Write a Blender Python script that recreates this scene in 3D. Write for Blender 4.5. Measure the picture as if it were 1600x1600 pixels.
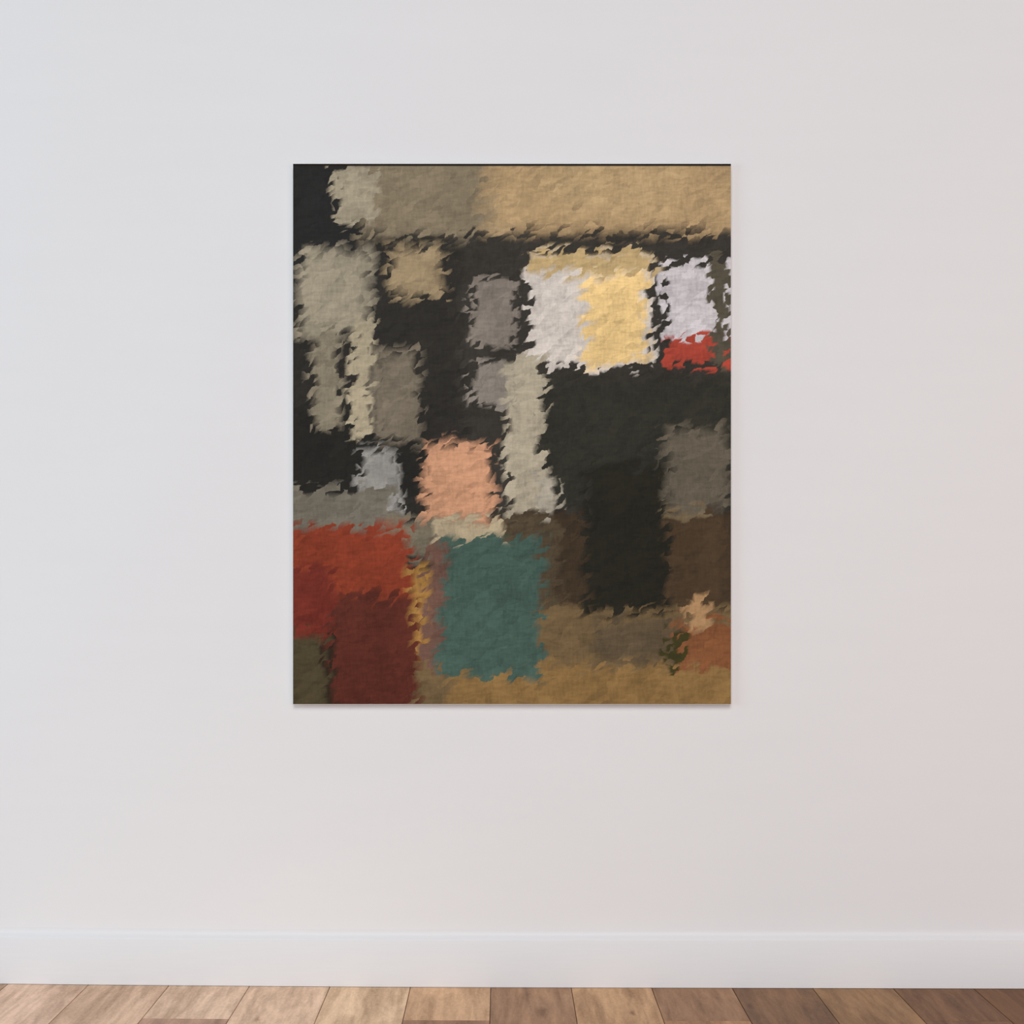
import bpy, bmesh, math, random
from mathutils import Vector

# ------------------------------------------------------------------ camera, world, lights, exposure
for o in list(bpy.data.objects):
    bpy.data.objects.remove(o)
sc = bpy.context.scene
COL = sc.collection

EYE = 0.967            # lens height above the floor
DIST = 3.5             # lens to wall
BASE_T = 0.014         # baseboard thickness
S = EYE / 639.0        # metres per photo pixel at the baseboard's face
F = (DIST - BASE_T) / S
VX, VY = 786.0, 905.0  # vanishing point of the floor boards in the photo


def wx(px, y=0.0):     # photo column -> world x on the plane at depth y
    return (px - VX) / F * (DIST + y)


def wz(py, y=0.0):     # photo row -> world z on the plane at depth y
    return EYE - (py - VY) / F * (DIST + y)


cam_d = bpy.data.cameras.new('camera')
cam_d.sensor_width = 36.0
cam_d.lens = 36.0 * F / 1600.0
cam_d.shift_x = (800 - VX) / 1600.0
cam_d.shift_y = (VY - 800) / 1600.0
cam_d.clip_start = 0.05
cam = bpy.data.objects.new('camera', cam_d)
cam.location = (0, -DIST, EYE)
cam.rotation_euler = (math.pi / 2, 0, 0)
COL.objects.link(cam)
sc.camera = cam

world = bpy.data.worlds.new('world')
world.use_nodes = True
sc.world = world
bg = world.node_tree.nodes['Background']
bg.inputs['Color'].default_value = (1.0, 1.0, 1.0, 1)
bg.inputs['Strength'].default_value = 0.03


def area(name, loc, target, sx, sy, power, color):
    d = bpy.data.lights.new(name, 'AREA')
    d.shape = 'RECTANGLE'
    d.size, d.size_y = sx, sy
    d.energy = power
    d.color = color
    o = bpy.data.objects.new(name, d)
    o.location = loc
    o.rotation_euler = (Vector(target) - Vector(loc)).to_track_quat('-Z', 'Y').to_euler()
    COL.objects.link(o)
    return o


area('window_daylight', (-4.6, -2.4, 1.35), (0.2, 0.0, 0.9), 2.4, 1.9, 77, (0.66, 0.86, 1.0))
area('added_high_light', (0.0, -12.0, 11.0), (0.0, 0.0, 1.0), 9.5, 7.0, 1320, (1.0, 1.0, 1.0))  # imagined overhead source, added to brighten the baseboard ledge and drop the print's shadow
area('added_front_fill', (0.0, -5.2, 1.35), (0.0, 0.0, 1.1), 4.5, 2.2, 58, (0.72, 0.89, 1.0))  # added frontal fill to even out the wall; no window is known there
area('added_warm_fill', (3.2, -4.2, 1.2), (0.6, 0.0, 0.9), 2.0, 1.6, 47, (1.0, 0.68, 0.57))  # added warm fill tinting the wall's right side; no window known

sc.view_settings.view_transform = 'Standard'
sc.view_settings.look = 'None'
sc.view_settings.gamma = 1.0
sc.view_settings.use_curve_mapping = False
sc.view_settings.exposure = 0.0


# ------------------------------------------------------------------ helpers
def lin(c):
    out = []
    for v in c:
        v = v / 255.0
        out.append(v / 12.92 if v <= 0.04045 else ((v + 0.055) / 1.055) ** 2.4)
    return (*out, 1.0)


def new_mat(name):
    m = bpy.data.materials.new(name)
    m.use_nodes = True
    nt = m.node_tree
    b = nt.nodes['Principled BSDF']
    return m, nt, b


def N(nt, kind, **props):
    n = nt.nodes.new(kind)
    for k, v in props.items():
        setattr(n, k, v)
    return n


def math_node(nt, op, a, b=None, clamp=False):
    n = N(nt, 'ShaderNodeMath', operation=op, use_clamp=clamp)
    for i, v in enumerate((a, b)):
        if v is None:
            continue
        if isinstance(v, (int, float)):
            n.inputs[i].default_value = v
        else:
            nt.links.new(v, n.inputs[i])
    return n.outputs[0]


def mix_color(nt, fac, a, b, blend='MIX'):
    n = N(nt, 'ShaderNodeMix', data_type='RGBA', blend_type=blend)
    for sock, v in ((n.inputs[0], fac), (n.inputs[6], a), (n.inputs[7], b)):
        if hasattr(v, 'links'):
            nt.links.new(v, sock)
        else:
            sock.default_value = v
    return n.outputs[2]


def noise(nt, vec, scale, detail=4.0, rough=0.55, dist=0.0):
    n = N(nt, 'ShaderNodeTexNoise')
    nt.links.new(vec, n.inputs['Vector'])
    n.inputs['Scale'].default_value = scale
    n.inputs['Detail'].default_value = detail
    n.inputs['Roughness'].default_value = rough
    n.inputs['Distortion'].default_value = dist
    return n


def mapping(nt, vec, scale=(1, 1, 1), loc=(0, 0, 0)):
    n = N(nt, 'ShaderNodeMapping')
    nt.links.new(vec, n.inputs['Vector'])
    n.inputs['Scale'].default_value = scale
    n.inputs['Location'].default_value = loc
    return n.outputs[0]


def ramp(nt, val, lo, hi, a=0.0, b=1.0):
    n = N(nt, 'ShaderNodeMapRange')
    nt.links.new(val, n.inputs['Value'])
    n.inputs['From Min'].default_value = lo
    n.inputs['From Max'].default_value = hi
    n.inputs['To Min'].default_value = a
    n.inputs['To Max'].default_value = b
    return n.outputs[0]


def obj_from_bm(name, bm, mat, parent=None, kind=None):
    me = bpy.data.meshes.new(name)
    bm.to_mesh(me)
    bm.free()
    if mat:
        me.materials.append(mat)
    o = bpy.data.objects.new(name, me)
    COL.objects.link(o)
    if parent:
        o.parent = parent
    if kind:
        o['kind'] = kind
    return o


def floor_z(x):
    """the old floor is a few millimetres out of level, higher to the left"""
    p = min(max(x / S + VX, -500), 2100)
    t = (p - 1060) / 1060.0
    if t < 0:
        px = -1.2 * abs(t) - 5.2 * t * t
    else:
        px = 2.6 * t
    return -px * S


# ------------------------------------------------------------------ wall
def wall_material():
    m, nt, b = new_mat('white_wall_paint')
    tc = N(nt, 'ShaderNodeTexCoord').outputs['Object']
    n1 = noise(nt, tc, 420.0, 3, 0.6)
    n2 = noise(nt, mapping(nt, tc, (1.2, 1, 7)), 2.3, 3, 0.5)
    c = mix_color(nt, n2.outputs['Fac'], lin((229, 228, 229)), lin((232, 231, 232)))
    nt.links.new(c, b.inputs['Base Color'])
    b.inputs['Roughness'].default_value = 0.62
    b.inputs['Specular IOR Level'].default_value = 0.3
    bump = N(nt, 'ShaderNodeBump')
    bump.inputs['Strength'].default_value = 0.05
    bump.inputs['Distance'].default_value = 0.002
    nt.links.new(n1.outputs['Fac'], bump.inputs['Height'])
    nt.links.new(bump.outputs[0], b.inputs['Normal'])
    return m


def box(bm, x0, x1, y0, y1, z0, z1):
    v = [bm.verts.new(p) for p in ((x0, y0, z0), (x1, y0, z0), (x1, y1, z0), (x0, y1, z0),
                                   (x0, y0, z1), (x1, y0, z1), (x1, y1, z1), (x0, y1, z1))]
    fs = []
    for q in ((0, 3, 2, 1), (4, 5, 6, 7), (0, 1, 5, 4), (1, 2, 6, 5), (2, 3, 7, 6), (3, 0, 4, 7)):
        fs.append(bm.faces.new([v[i] for i in q]))
    return v, fs


WALL = wall_material()
XL, XR = -3.6, 3.6
bm = bmesh.new()
box(bm, XL, XR, 0.0, 0.12, -0.03, 2.75)
wall = obj_from_bm('wall_back', bm, WALL, kind='structure')


# ------------------------------------------------------------------ floor boards
BW = 125.8 * S
X0 = wx(766.9, -BASE_T)
NEAR = {  # board index from the seam at the middle -> (tone at the wall, tone past the first joint)
    -7: ((200, 163, 136), (200, 163, 136)),  # boards' own tones with light painted in: paler left for glare, darker right
    -6: ((229, 192, 165), (223, 185, 156)),
    -5: ((217, 180, 150), (211, 175, 146)),
    -4: ((231, 195, 165), (185, 145, 121)),
    -3: ((227, 190, 159), (220, 186, 156)),
    -2: ((228, 191, 154), (226, 189, 152)),
    -1: ((209, 166, 127), (162, 120, 90)),
    0: ((169, 128, 95), (171, 130, 97)),
    1: ((197, 154, 113), (193, 151, 111)),
    2: ((156, 116, 84), (175, 130, 92)),
    3: ((131, 94, 63), (133, 96, 63)),
    4: ((152, 113, 75), (150, 111, 74)),
    5: ((129, 89, 57), (119, 81, 52)),
    6: ((111, 72, 40), (114, 75, 42)),
}


# knots and dark figure in the boards: photo column, photo row, half width, half length (m), darkening
KNOTS = [(846, 1582, 0.018, 0.055, 0.35), (878, 1572, 0.022, 0.22, 0.20), (824, 1562, 0.010, 0.16, 0.20),
         (988, 1583, 0.009, 0.020, 0.42), (985, 1560, 0.016, 0.12, 0.16), (1172, 1571, 0.015, 0.035, 0.32),
         (1255, 1580, 0.035, 0.10, 0.18), (400, 1596, 0.010, 0.03, 0.24), (1090, 1566, 0.020, 0.12, 0.20),
         (118, 1556, 0.012, 0.05, 0.22), (1500, 1580, 0.016, 0.2, 0.16), (690, 1562, 0.012, 0.02, 0.12)]


def wood_material():
    m, nt, b = new_mat('wood_floor_boards')
    tone = N(nt, 'ShaderNodeAttribute', attribute_name='tone').outputs['Color']
    off = N(nt, 'ShaderNodeAttribute', attribute_name='offset').outputs['Color']
    tc = N(nt, 'ShaderNodeTexCoord').outputs['Object']
    add = N(nt, 'ShaderNodeVectorMath', operation='MULTIPLY_ADD')
    nt.links.new(off, add.inputs[0])
    add.inputs[1].default_value = (37, 53, 11)
    nt.links.new(tc, add.inputs[2])
    p = add.outputs[0]
    broad = noise(nt, mapping(nt, p, (1.0, 0.20, 1)), 15.0, 3, 0.55, 0.8)         # wide soft figure
    grain = noise(nt, mapping(nt, p, (1.0, 0.10, 1)), 90.0, 5, 0.6, 1.0)          # fine long grain
    mottle = noise(nt, mapping(nt, p, (1.0, 0.5, 1)), 170.0, 4, 0.65, 0.3)        # speckle
    rings = N(nt, 'ShaderNodeTexWave', wave_type='BANDS', bands_direction='X')
    nt.links.new(mapping(nt, p, (1.0, 0.16, 1)), rings.inputs['Vector'])
    rings.inputs['Scale'].default_value = 10.0
    rings.inputs['Distortion'].default_value = 11.0
    rings.inputs['Detail'].default_value = 3.0
    rings.inputs['Detail Scale'].default_value = 1.3
    knot = N(nt, 'ShaderNodeTexVoronoi', feature='F1')
    nt.links.new(mapping(nt, p, (1.0, 0.55, 1), (0.3, 0.1, 0)), knot.inputs['Vector'])
    knot.inputs['Scale'].default_value = 4.6
    v = ramp(nt, broad.outputs['Fac'], 0.36, 0.64, -0.22, 0.20)
    v = math_node(nt, 'ADD', v, ramp(nt, grain.outputs['Fac'], 0.3, 0.7, -0.10, 0.10))
    v = math_node(nt, 'ADD', v, ramp(nt, mottle.outputs['Fac'], 0.32, 0.68, -0.10, 0.10))
    v = math_node(nt, 'ADD', v, ramp(nt, rings.outputs['Fac'], 0, 1, -0.06, 0.05))
    k = ramp(nt, knot.outputs['Distance'], 0.015, 0.10, -0.38, 0.0)
    v = math_node(nt, 'ADD', v, k)
    wob = N(nt, 'ShaderNodeVectorMath', operation='MULTIPLY_ADD')
    nt.links.new(mottle.outputs['Color'], wob.inputs[0])
    wob.inputs[1].default_value = (0.016, 0.03, 0.0)
    nt.links.new(tc, wob.inputs[2])
    for (px, py, rx, ry, dark) in KNOTS:
        d = EYE * F / (py - VY)
        sub = N(nt, 'ShaderNodeVectorMath', operation='SUBTRACT')
        nt.links.new(wob.outputs[0], sub.inputs[0])
        sub.inputs[1].default_value = ((px - VX) / F * d + 0.008, d - DIST + 0.015, 0)
        scl = N(nt, 'ShaderNodeVectorMath', operation='MULTIPLY')
        nt.links.new(sub.outputs[0], scl.inputs[0])
        scl.inputs[1].default_value = (1 / rx, 1 / ry, 0)
        ln = N(nt, 'ShaderNodeVectorMath', operation='LENGTH')
        nt.links.new(scl.outputs[0], ln.inputs[0])
        v = math_node(nt, 'ADD', v, ramp(nt, ln.outputs['Value'], 0.25, 1.0, -dark, 0.0))
    f = math_node(nt, 'ADD', v, 1.0)
    comb = N(nt, 'ShaderNodeCombineXYZ')
    # darker figure is redder, paler figure greyer
    nt.links.new(f, comb.inputs[0])
    nt.links.new(math_node(nt, 'ADD', math_node(nt, 'MULTIPLY', v, 1.12), 1.0), comb.inputs[1])
    nt.links.new(math_node(nt, 'ADD', math_node(nt, 'MULTIPLY', v, 1.25), 1.0), comb.inputs[2])
    c = mix_color(nt, 1.0, tone, comb.outputs[0], 'MULTIPLY')
    nt.links.new(c, b.inputs['Base Color'])
    nt.links.new(ramp(nt, grain.outputs['Fac'], 0.3, 0.7, 0.58, 0.5), b.inputs['Roughness'])
    b.inputs['Specular IOR Level'].default_value = 0.25
    bump = N(nt, 'ShaderNodeBump')
    bump.inputs['Strength'].default_value = 0.12
    bump.inputs['Distance'].default_value = 0.001
    nt.links.new(grain.outputs['Fac'], bump.inputs['Height'])
    nt.links.new(bump.outputs[0], b.inputs['Normal'])
    return m


def build_floor():
    rnd = random.Random(11)
    bm = bmesh.new()
    tone_l = bm.loops.layers.float_color.new('tone')
    off_l = bm.loops.layers.float_color.new('offset')
    LEN, GAP, ROUND, TH = 1.23, 0.0015, 0.0007, 0.014
    YEND = -4.4

    def board(x0, x1, ya, yb, tone):
        """one board, y from ya (nearer the wall) to yb, edges eased"""
        g = GAP / 2
        xs = (x0 + g, x0 + g + ROUND, x1 - g - ROUND, x1 - g)
        ys = (yb + g, yb + g + ROUND, ya - g - ROUND, ya - g)
        offs = (rnd.random(), rnd.random(), rnd.random(), 1)
        t = lin(tone)
        grid = []
        for j, y in enumerate(ys):
            row = []
            for i, x in enumerate(xs):
                edge = i in (0, 3) or j in (0, 3)
                row.append(bm.verts.new((x, y, floor_z(x) - (ROUND if edge else 0))))
            grid.append(row)
        low = {}
        ring = [(i, 0) for i in range(4)] + [(3, 1), (3, 2)] + [(i, 3) for i in (3, 2, 1, 0)] + [(0, 2), (0, 1)]
        for (i, j) in ring:
            c = grid[j][i].co
            low[(i, j)] = bm.verts.new((c.x, c.y, c.z - TH))
        faces = []
        for j in range(3):
            for i in range(3):
                faces.append(bm.faces.new((grid[j][i], grid[j][i + 1], grid[j + 1][i + 1], grid[j + 1][i])))
        for a in range(len(ring)):
            p, q = ring[a], ring[(a + 1) % len(ring)]
            faces.append(bm.faces.new((grid[p[1]][p[0]], low[p], low[q], grid[q[1]][q[0]])))
        for fc in faces:
            for lp in fc.loops:
                lp[tone_l] = t
                lp[off_l] = offs

    for k in range(-17, 18):
        x0, x1 = X0 + k * BW, X0 + (k + 1) * BW
        if x0 < XL or x1 > XR:
            continue
        first = {0: -0.268, 1: -0.68, 2: -1.09}[(k + 1) % 3] - rnd.uniform(0, 0.004)
        if k in NEAR:
            t1, t2 = NEAR[k]
        else:
            t1 = t2 = rnd.choice([(176, 140, 112), (150, 115, 90), (165, 130, 100), (140, 106, 80)])
        ya, yb, n = -0.0125, first, 0
        while ya > YEND:
            if n == 0:
                t = t1
            elif n == 1:
                t = t2
            else:
                d = rnd.uniform(-14, 14)
                t = tuple(c + d for c in t1)
            board(x0, x1, ya, max(yb, YEND), t)
            ya, yb, n = yb, yb - LEN, n + 1
    # dark sub-floor seen only down the joints
    fs = []
    xs = [XL + (XR - XL) * i / 48 for i in range(49)]
    top = [(bm.verts.new((x, 0.0, floor_z(x) - 0.006)), bm.verts.new((x, YEND, floor_z(x) - 0.006))) for x in xs]
    for (a, b_), (c, d) in zip(top, top[1:]):
        fs.append(bm.faces.new((a, b_, d, c)))
    for fc in fs:
        for lp in fc.loops:
            lp[tone_l] = lin((70, 46, 32))
            lp[off_l] = (0, 0, 0, 1)
    bmesh.ops.recalc_face_normals(bm, faces=bm.faces)
    return obj_from_bm('floor', bm, wood_material(), kind='structure')


build_floor()


# ------------------------------------------------------------------ baseboard
def build_baseboard():
    m, nt, b = new_mat('white_baseboard_paint')
    tc = N(nt, 'ShaderNodeTexCoord').outputs['Object']
    n2 = noise(nt, mapping(nt, tc, (2, 1, 40)), 5.0, 3, 0.5)
    c = mix_color(nt, n2.outputs['Fac'], lin((223, 222, 223)), lin((227, 226, 227)))
    nt.links.new(c, b.inputs['Base Color'])
    b.inputs['Roughness'].default_value = 0.45
    b.inputs['Specular IOR Level'].default_value = 0.35
    bm = bmesh.new()
    n = 90
    prev = None
    T = BASE_T
    for i in range(n + 1):
        x = XL + (XR - XL) * i / n
        fz = floor_z(x) + 0.0003
        p = min(max(x / S + VX, -500), 2100)
        u = max(0.0, (700 - p) / 700.0)
        zt = wz(1469.0 - 4.3 * u * min(u, 1.0) if u < 1.3 else 1469 - 5.0, -T)   # front top edge
        prof = [(0.0, fz), (-T + 0.0008, fz), (-T, fz + 0.0008), (-T, zt - 0.0008), (-T + 0.0004, zt),
                (-0.0092, zt + 0.0038), (-0.0052, zt + 0.0076), (-0.0024, zt + 0.0116),
                (-0.0008, zt + 0.0160), (0.0, zt + 0.0215)]
        cur = [bm.verts.new((x, y, z)) for y, z in prof]
        if prev:
            for a in range(len(prof)):
                bb = (a + 1) % len(prof)
                bm.faces.new((prev[a], prev[bb], cur[bb], cur[a]))
        else:
            bm.faces.new(cur)
        prev = cur
    bm.faces.new(list(reversed(prev)))
    bmesh.ops.recalc_face_normals(bm, faces=bm.faces)
    for fc in bm.faces:
        fc.smooth = len(fc.verts) == 4
    o = obj_from_bm('baseboard_back', bm, m, kind='structure')
    o.data.set_sharp_from_angle(angle=math.radians(38))
    return o


build_baseboard()


# ------------------------------------------------------------------ the print on the wall
# A plain colour-block composition in the photo's size and colours; coordinates are photo
# pixels on the sheet, turned into fractions of its width and height.
PX0, PX1, PY0, PY1 = 458.0, 1142.0, 256.0, 1100.0

BLOCKS = [  # x0, y0, x1, y1, sRGB colour, edge softness (px), turn (degrees)
    # upper band
    (560, 180, 800, 372, (134, 121, 98), 26, 0),
    (760, 180, 1220, 366, (180, 152, 112), 40, 0),
    (860, 180, 1060, 330, (190, 162, 120), 36, 0),
    (380, 180, 556, 470, (38, 37, 36), 14, 0),
    # dark field
    (590, 372, 730, 640, (46, 43, 38), 16, 0),
    (724, 366, 1220, 800, (56, 52, 46), 14, 0),
    (846, 590, 1220, 790, (47, 46, 38), 30, 0),
    (380, 640, 660, 780, (36, 34, 30), 20, 0),
    # pale stone blocks on the left
    (524, 262, 586, 350, (164, 153, 130), 7, 0),
    (470, 392, 578, 522, (158, 148, 127), 20, 0),
    (486, 520, 530, 668, (140, 130, 110), 12, 0),
    (548, 500, 584, 684, (172, 160, 134), 8, 0),
    (606, 388, 694, 462, (160, 140, 108), 16, 0),
    (586, 548, 656, 692, (120, 110, 94), 14, 0),
    # grey blocks
    (736, 430, 804, 545, (130, 121, 111), 5, 0),
    (736, 568, 798, 634, (140, 132, 122), 7, 0),
    # pale panels
    (826, 392, 1022, 574, (212, 203, 193), 5, 0),
    (826, 392, 1022, 428, (192, 166, 118), 12, 0),
    (916, 428, 1012, 566, (240, 206, 142), 12, 0),
    (1040, 408, 1220, 530, (204, 198, 200), 4, 0),
    (1040, 527, 1220, 572, (172, 70, 54), 4, 0),
    (1112, 400, 1140, 574, (84, 78, 64), 5, 0),
    # tall pale block in the middle
    (792, 562, 848, 808, (176, 166, 144), 9, 0),
    (840, 742, 874, 824, (168, 160, 144), 7, 0),
    # lower field
    (560, 704, 624, 812, (150, 147, 141), 10, 0),
    (380, 764, 610, 836, (116, 110, 97), 10, 0),
    (604, 812, 700, 872, (120, 112, 94), 10, 0),
    (766, 806, 1220, 960, (64, 51, 36), 12, 0),
    (770, 812, 874, 950, (82, 70, 52), 10, 0),
    (620, 950, 1220, 1180, (114, 94, 64), 14, 0),
    (700, 1040, 1220, 1180, (140, 110, 66), 22, 0),
    (930, 968, 1090, 1032, (92, 78, 58), 18, 0),
    (1018, 790, 1106, 806, (126, 106, 72), 4, 0),
    (1030, 806, 1130, 950, (74, 58, 40), 10, 0),
    # warm and saturated blocks
    (628, 884, 700, 1030, (166, 124, 64), 12, 0),
    (380, 966, 512, 1180, (74, 65, 44), 8, 0),
    (508, 960, 600, 1180, (46, 34, 22), 10, 0),
    (380, 824, 640, 950, (136, 58, 36), 14, 0),
    (380, 890, 520, 990, (112, 44, 33), 14, 0),
    (520, 930, 650, 1180, (90, 42, 31), 16, 0),
    (664, 690, 768, 812, (204, 152, 118), 14, 0),
    (680, 812, 786, 846, (182, 166, 136), 8, 0),
    (664, 846, 706, 1044, (112, 82, 70), 10, 0),
    (690, 840, 846, 1056, (70, 94, 84), 12, 0),
    (914, 726, 1040, 956, (36, 34, 25), 12, 0),
    (1062, 968, 1220, 1046, (132, 84, 52), 9, 0),
    (1074, 936, 1106, 984, (172, 136, 96), 8, 0),
    (1042, 984, 1068, 1046, (62, 58, 26), 5, 0),
    (1040, 668, 1136, 800, (100, 92, 78), 18, 0),
    # dark top edge of the sheet
    (440, 240, 1180, 259.5, (30, 22, 14), 2, 0),
]


def print_material(W, H):
    m, nt, b = new_mat('printed_canvas')
    # group: a soft-edged turned box mask
    g = bpy.data.node_groups.new('soft_box', 'ShaderNodeTree')
    for nm, tp in (('Vector', 'NodeSocketVector'), ('Center', 'NodeSocketVector'), ('Half', 'NodeSocketVector'),
                   ('Soft', 'NodeSocketFloat')):
        g.interface.new_socket(nm, in_out='INPUT', socket_type=tp)
    g.interface.new_socket('Mask', in_out='OUTPUT', socket_type='NodeSocketFloat')
    gi, go = g.nodes.new('NodeGroupInput'), g.nodes.new('NodeGroupOutput')
    sub = N(g, 'ShaderNodeVectorMath', operation='SUBTRACT')
    g.links.new(gi.outputs['Vector'], sub.inputs[0])
    g.links.new(gi.outputs['Center'], sub.inputs[1])
    ab = N(g, 'ShaderNodeVectorMath', operation='ABSOLUTE')
    g.links.new(sub.outputs[0], ab.inputs[0])
    df = N(g, 'ShaderNodeVectorMath', operation='SUBTRACT')
    g.links.new(gi.outputs['Half'], df.inputs[0])
    g.links.new(ab.outputs[0], df.inputs[1])
    sp = N(g, 'ShaderNodeSeparateXYZ')
    g.links.new(df.outputs[0], sp.inputs[0])
    mn = math_node(g, 'MINIMUM', sp.outputs[0], sp.outputs[2])
    q = math_node(g, 'DIVIDE', mn, gi.outputs['Soft'])
    q = math_node(g, 'ADD', q, 0.5, clamp=True)
    g.links.new(q, go.inputs['Mask'])

    tc = N(nt, 'ShaderNodeTexCoord').outputs['Object']
    # hand-brushed wobble of the block edges
    wob = noise(nt, tc, 16.0, 5, 0.62, 0.4)
    wv = N(nt, 'ShaderNodeVectorMath', operation='SUBTRACT')
    nt.links.new(wob.outputs['Color'], wv.inputs[0])
    wv.inputs[1].default_value = (0.5, 0.5, 0.5)
    ws = N(nt, 'ShaderNodeVectorMath', operation='MULTIPLY_ADD')
    nt.links.new(wv.outputs[0], ws.inputs[0])
    ws.inputs[1].default_value = (0.042, 0.0, 0.042)
    nt.links.new(tc, ws.inputs[2])
    dab = N(nt, 'ShaderNodeTexVoronoi', feature='F1')          # short slanted brush strokes
    rot = N(nt, 'ShaderNodeVectorRotate', rotation_type='Y_AXIS')
    nt.links.new(ws.outputs[0], rot.inputs['Vector'])
    rot.inputs['Angle'].default_value = 0.55
    nt.links.new(mapping(nt, rot.outputs[0], (1.0, 1.0, 2.6)), dab.inputs['Vector'])
    dab.inputs['Scale'].default_value = 32.0
    dv = N(nt, 'ShaderNodeVectorMath', operation='SUBTRACT')
    nt.links.new(dab.outputs['Color'], dv.inputs[0])
    dv.inputs[1].default_value = (0.5, 0.5, 0.5)
    w2 = N(nt, 'ShaderNodeVectorMath', operation='MULTIPLY_ADD')
    nt.links.new(dv.outputs[0], w2.inputs[0])
    w2.inputs[1].default_value = (0.036, 0.0, 0.036)
    nt.links.new(ws.outputs[0], w2.inputs[2])
    ws = w2
    warped = ws.outputs[0]
    s = W / (PX1 - PX0)
    col = lin((44, 41, 37))
    for (x0, y0, x1, y1, c, soft, turn) in BLOCKS:
        n = N(nt, 'ShaderNodeGroup')
        n.node_tree = g
        straight = y1 < 262
        nt.links.new(tc if straight else warped, n.inputs['Vector'])
        cx, cy = (x0 + x1) / 2, (y0 + y1) / 2
        n.inputs['Center'].default_value = ((cx - (PX0 + PX1) / 2) * s, 0, ((PY0 + PY1) / 2 - cy) * s)
        n.inputs['Half'].default_value = ((x1 - x0) / 2 * s, 0, (y1 - y0) / 2 * s)
        n.inputs['Soft'].default_value = soft * s
        col = mix_color(nt, n.outputs[0], col, lin(c))
    # brush streaks and mottling of the paint
    st1 = noise(nt, mapping(nt, tc, (3, 1, 14)), 9.0, 5, 0.65, 0.6)
    st2 = noise(nt, mapping(nt, tc, (16, 1, 4)), 9.0, 5, 0.65, 0.6)
    mot = noise(nt, tc, 7.0, 4, 0.6, 0.5)
    v = ramp(nt, st1.outputs['Fac'], 0.3, 0.7, -0.14, 0.14)
    v = math_node(nt, 'ADD', v, ramp(nt, st2.outputs['Fac'], 0.3, 0.7, -0.12, 0.12))
    v = math_node(nt, 'ADD', v, ramp(nt, mot.outputs['Fac'], 0.3, 0.7, -0.16, 0.16))
    v = math_node(nt, 'ADD', v, ramp(nt, dab.outputs['Color'], 0.0, 1.0, -0.16, 0.16))
    v = math_node(nt, 'ADD', v, 1.0)
    cc = N(nt, 'ShaderNodeCombineXYZ')
    for i in range(3):
        nt.links.new(v, cc.inputs[i])
    col = mix_color(nt, 1.0, col, cc.outputs[0], 'MULTIPLY')
    nt.links.new(col, b.inputs['Base Color'])
    b.inputs['Roughness'].default_value = 0.6
    b.inputs['Specular IOR Level'].default_value = 0.12
    return m


def build_print():
    TH, OFF = 0.0045, 0.0095            # sheet on its board, stood off the wall on two hangers
    yf = -(OFF + TH)
    x0, x1 = wx(PX0, yf), wx(PX1, yf)
    z0, z1 = wz(PY1, yf), wz(PY0, yf)
    W, H = x1 - x0, z1 - z0
    root = bpy.data.objects.new('art_print', None)
    root.empty_display_size = 0.2
    root.location = ((x0 + x1) / 2, 0, z0)
    root['label'] = 'large unframed picture in dark, teal, red and pale colours hanging on the white wall'
    root['category'] = 'picture'
    COL.objects.link(root)
    # sheet
    bm = bmesh.new()
    box(bm, -W / 2, W / 2, yf, yf + 0.0012, -H / 2, H / 2)
    sheet = obj_from_bm('print_sheet', bm, print_material(W, H), root)
    sheet.location = (0, 0, H / 2)
    # rigid backing board, a hair larger than the sheet
    m, nt, b = new_mat('pale_backing_board')
    tc = N(nt, 'ShaderNodeTexCoord').outputs['Object']
    nz = noise(nt, tc, 60.0, 3)
    nt.links.new(mix_color(nt, nz.outputs['Fac'], lin((226, 222, 216)), lin((234, 231, 226))), b.inputs['Base Color'])
    b.inputs['Roughness'].default_value = 0.6
    bm = bmesh.new()
    e = 0.0007
    box(bm, -W / 2 - e, W / 2 + e, yf + 0.0012, yf + TH, -H / 2 - 2 * e, H / 2 + e)
    bmesh.ops.bevel(bm, geom=list(bm.edges), offset=0.0003, segments=1, affect='EDGES')
    board = obj_from_bm('backing_board', bm, m, root)
    board.location = (0, 0, H / 2)
    board['label'] = 'thin pale backing board edge'
    # hanger rail between board and wall
    bm = bmesh.new()
    box(bm, -W / 2 + 0.12, W / 2 - 0.12, yf + TH, 0.0, H / 2 - 0.16, H / 2 - 0.13)
    obj_from_bm('hanging_rail', bm, m, root).location = (0, 0, H / 2)


build_print()
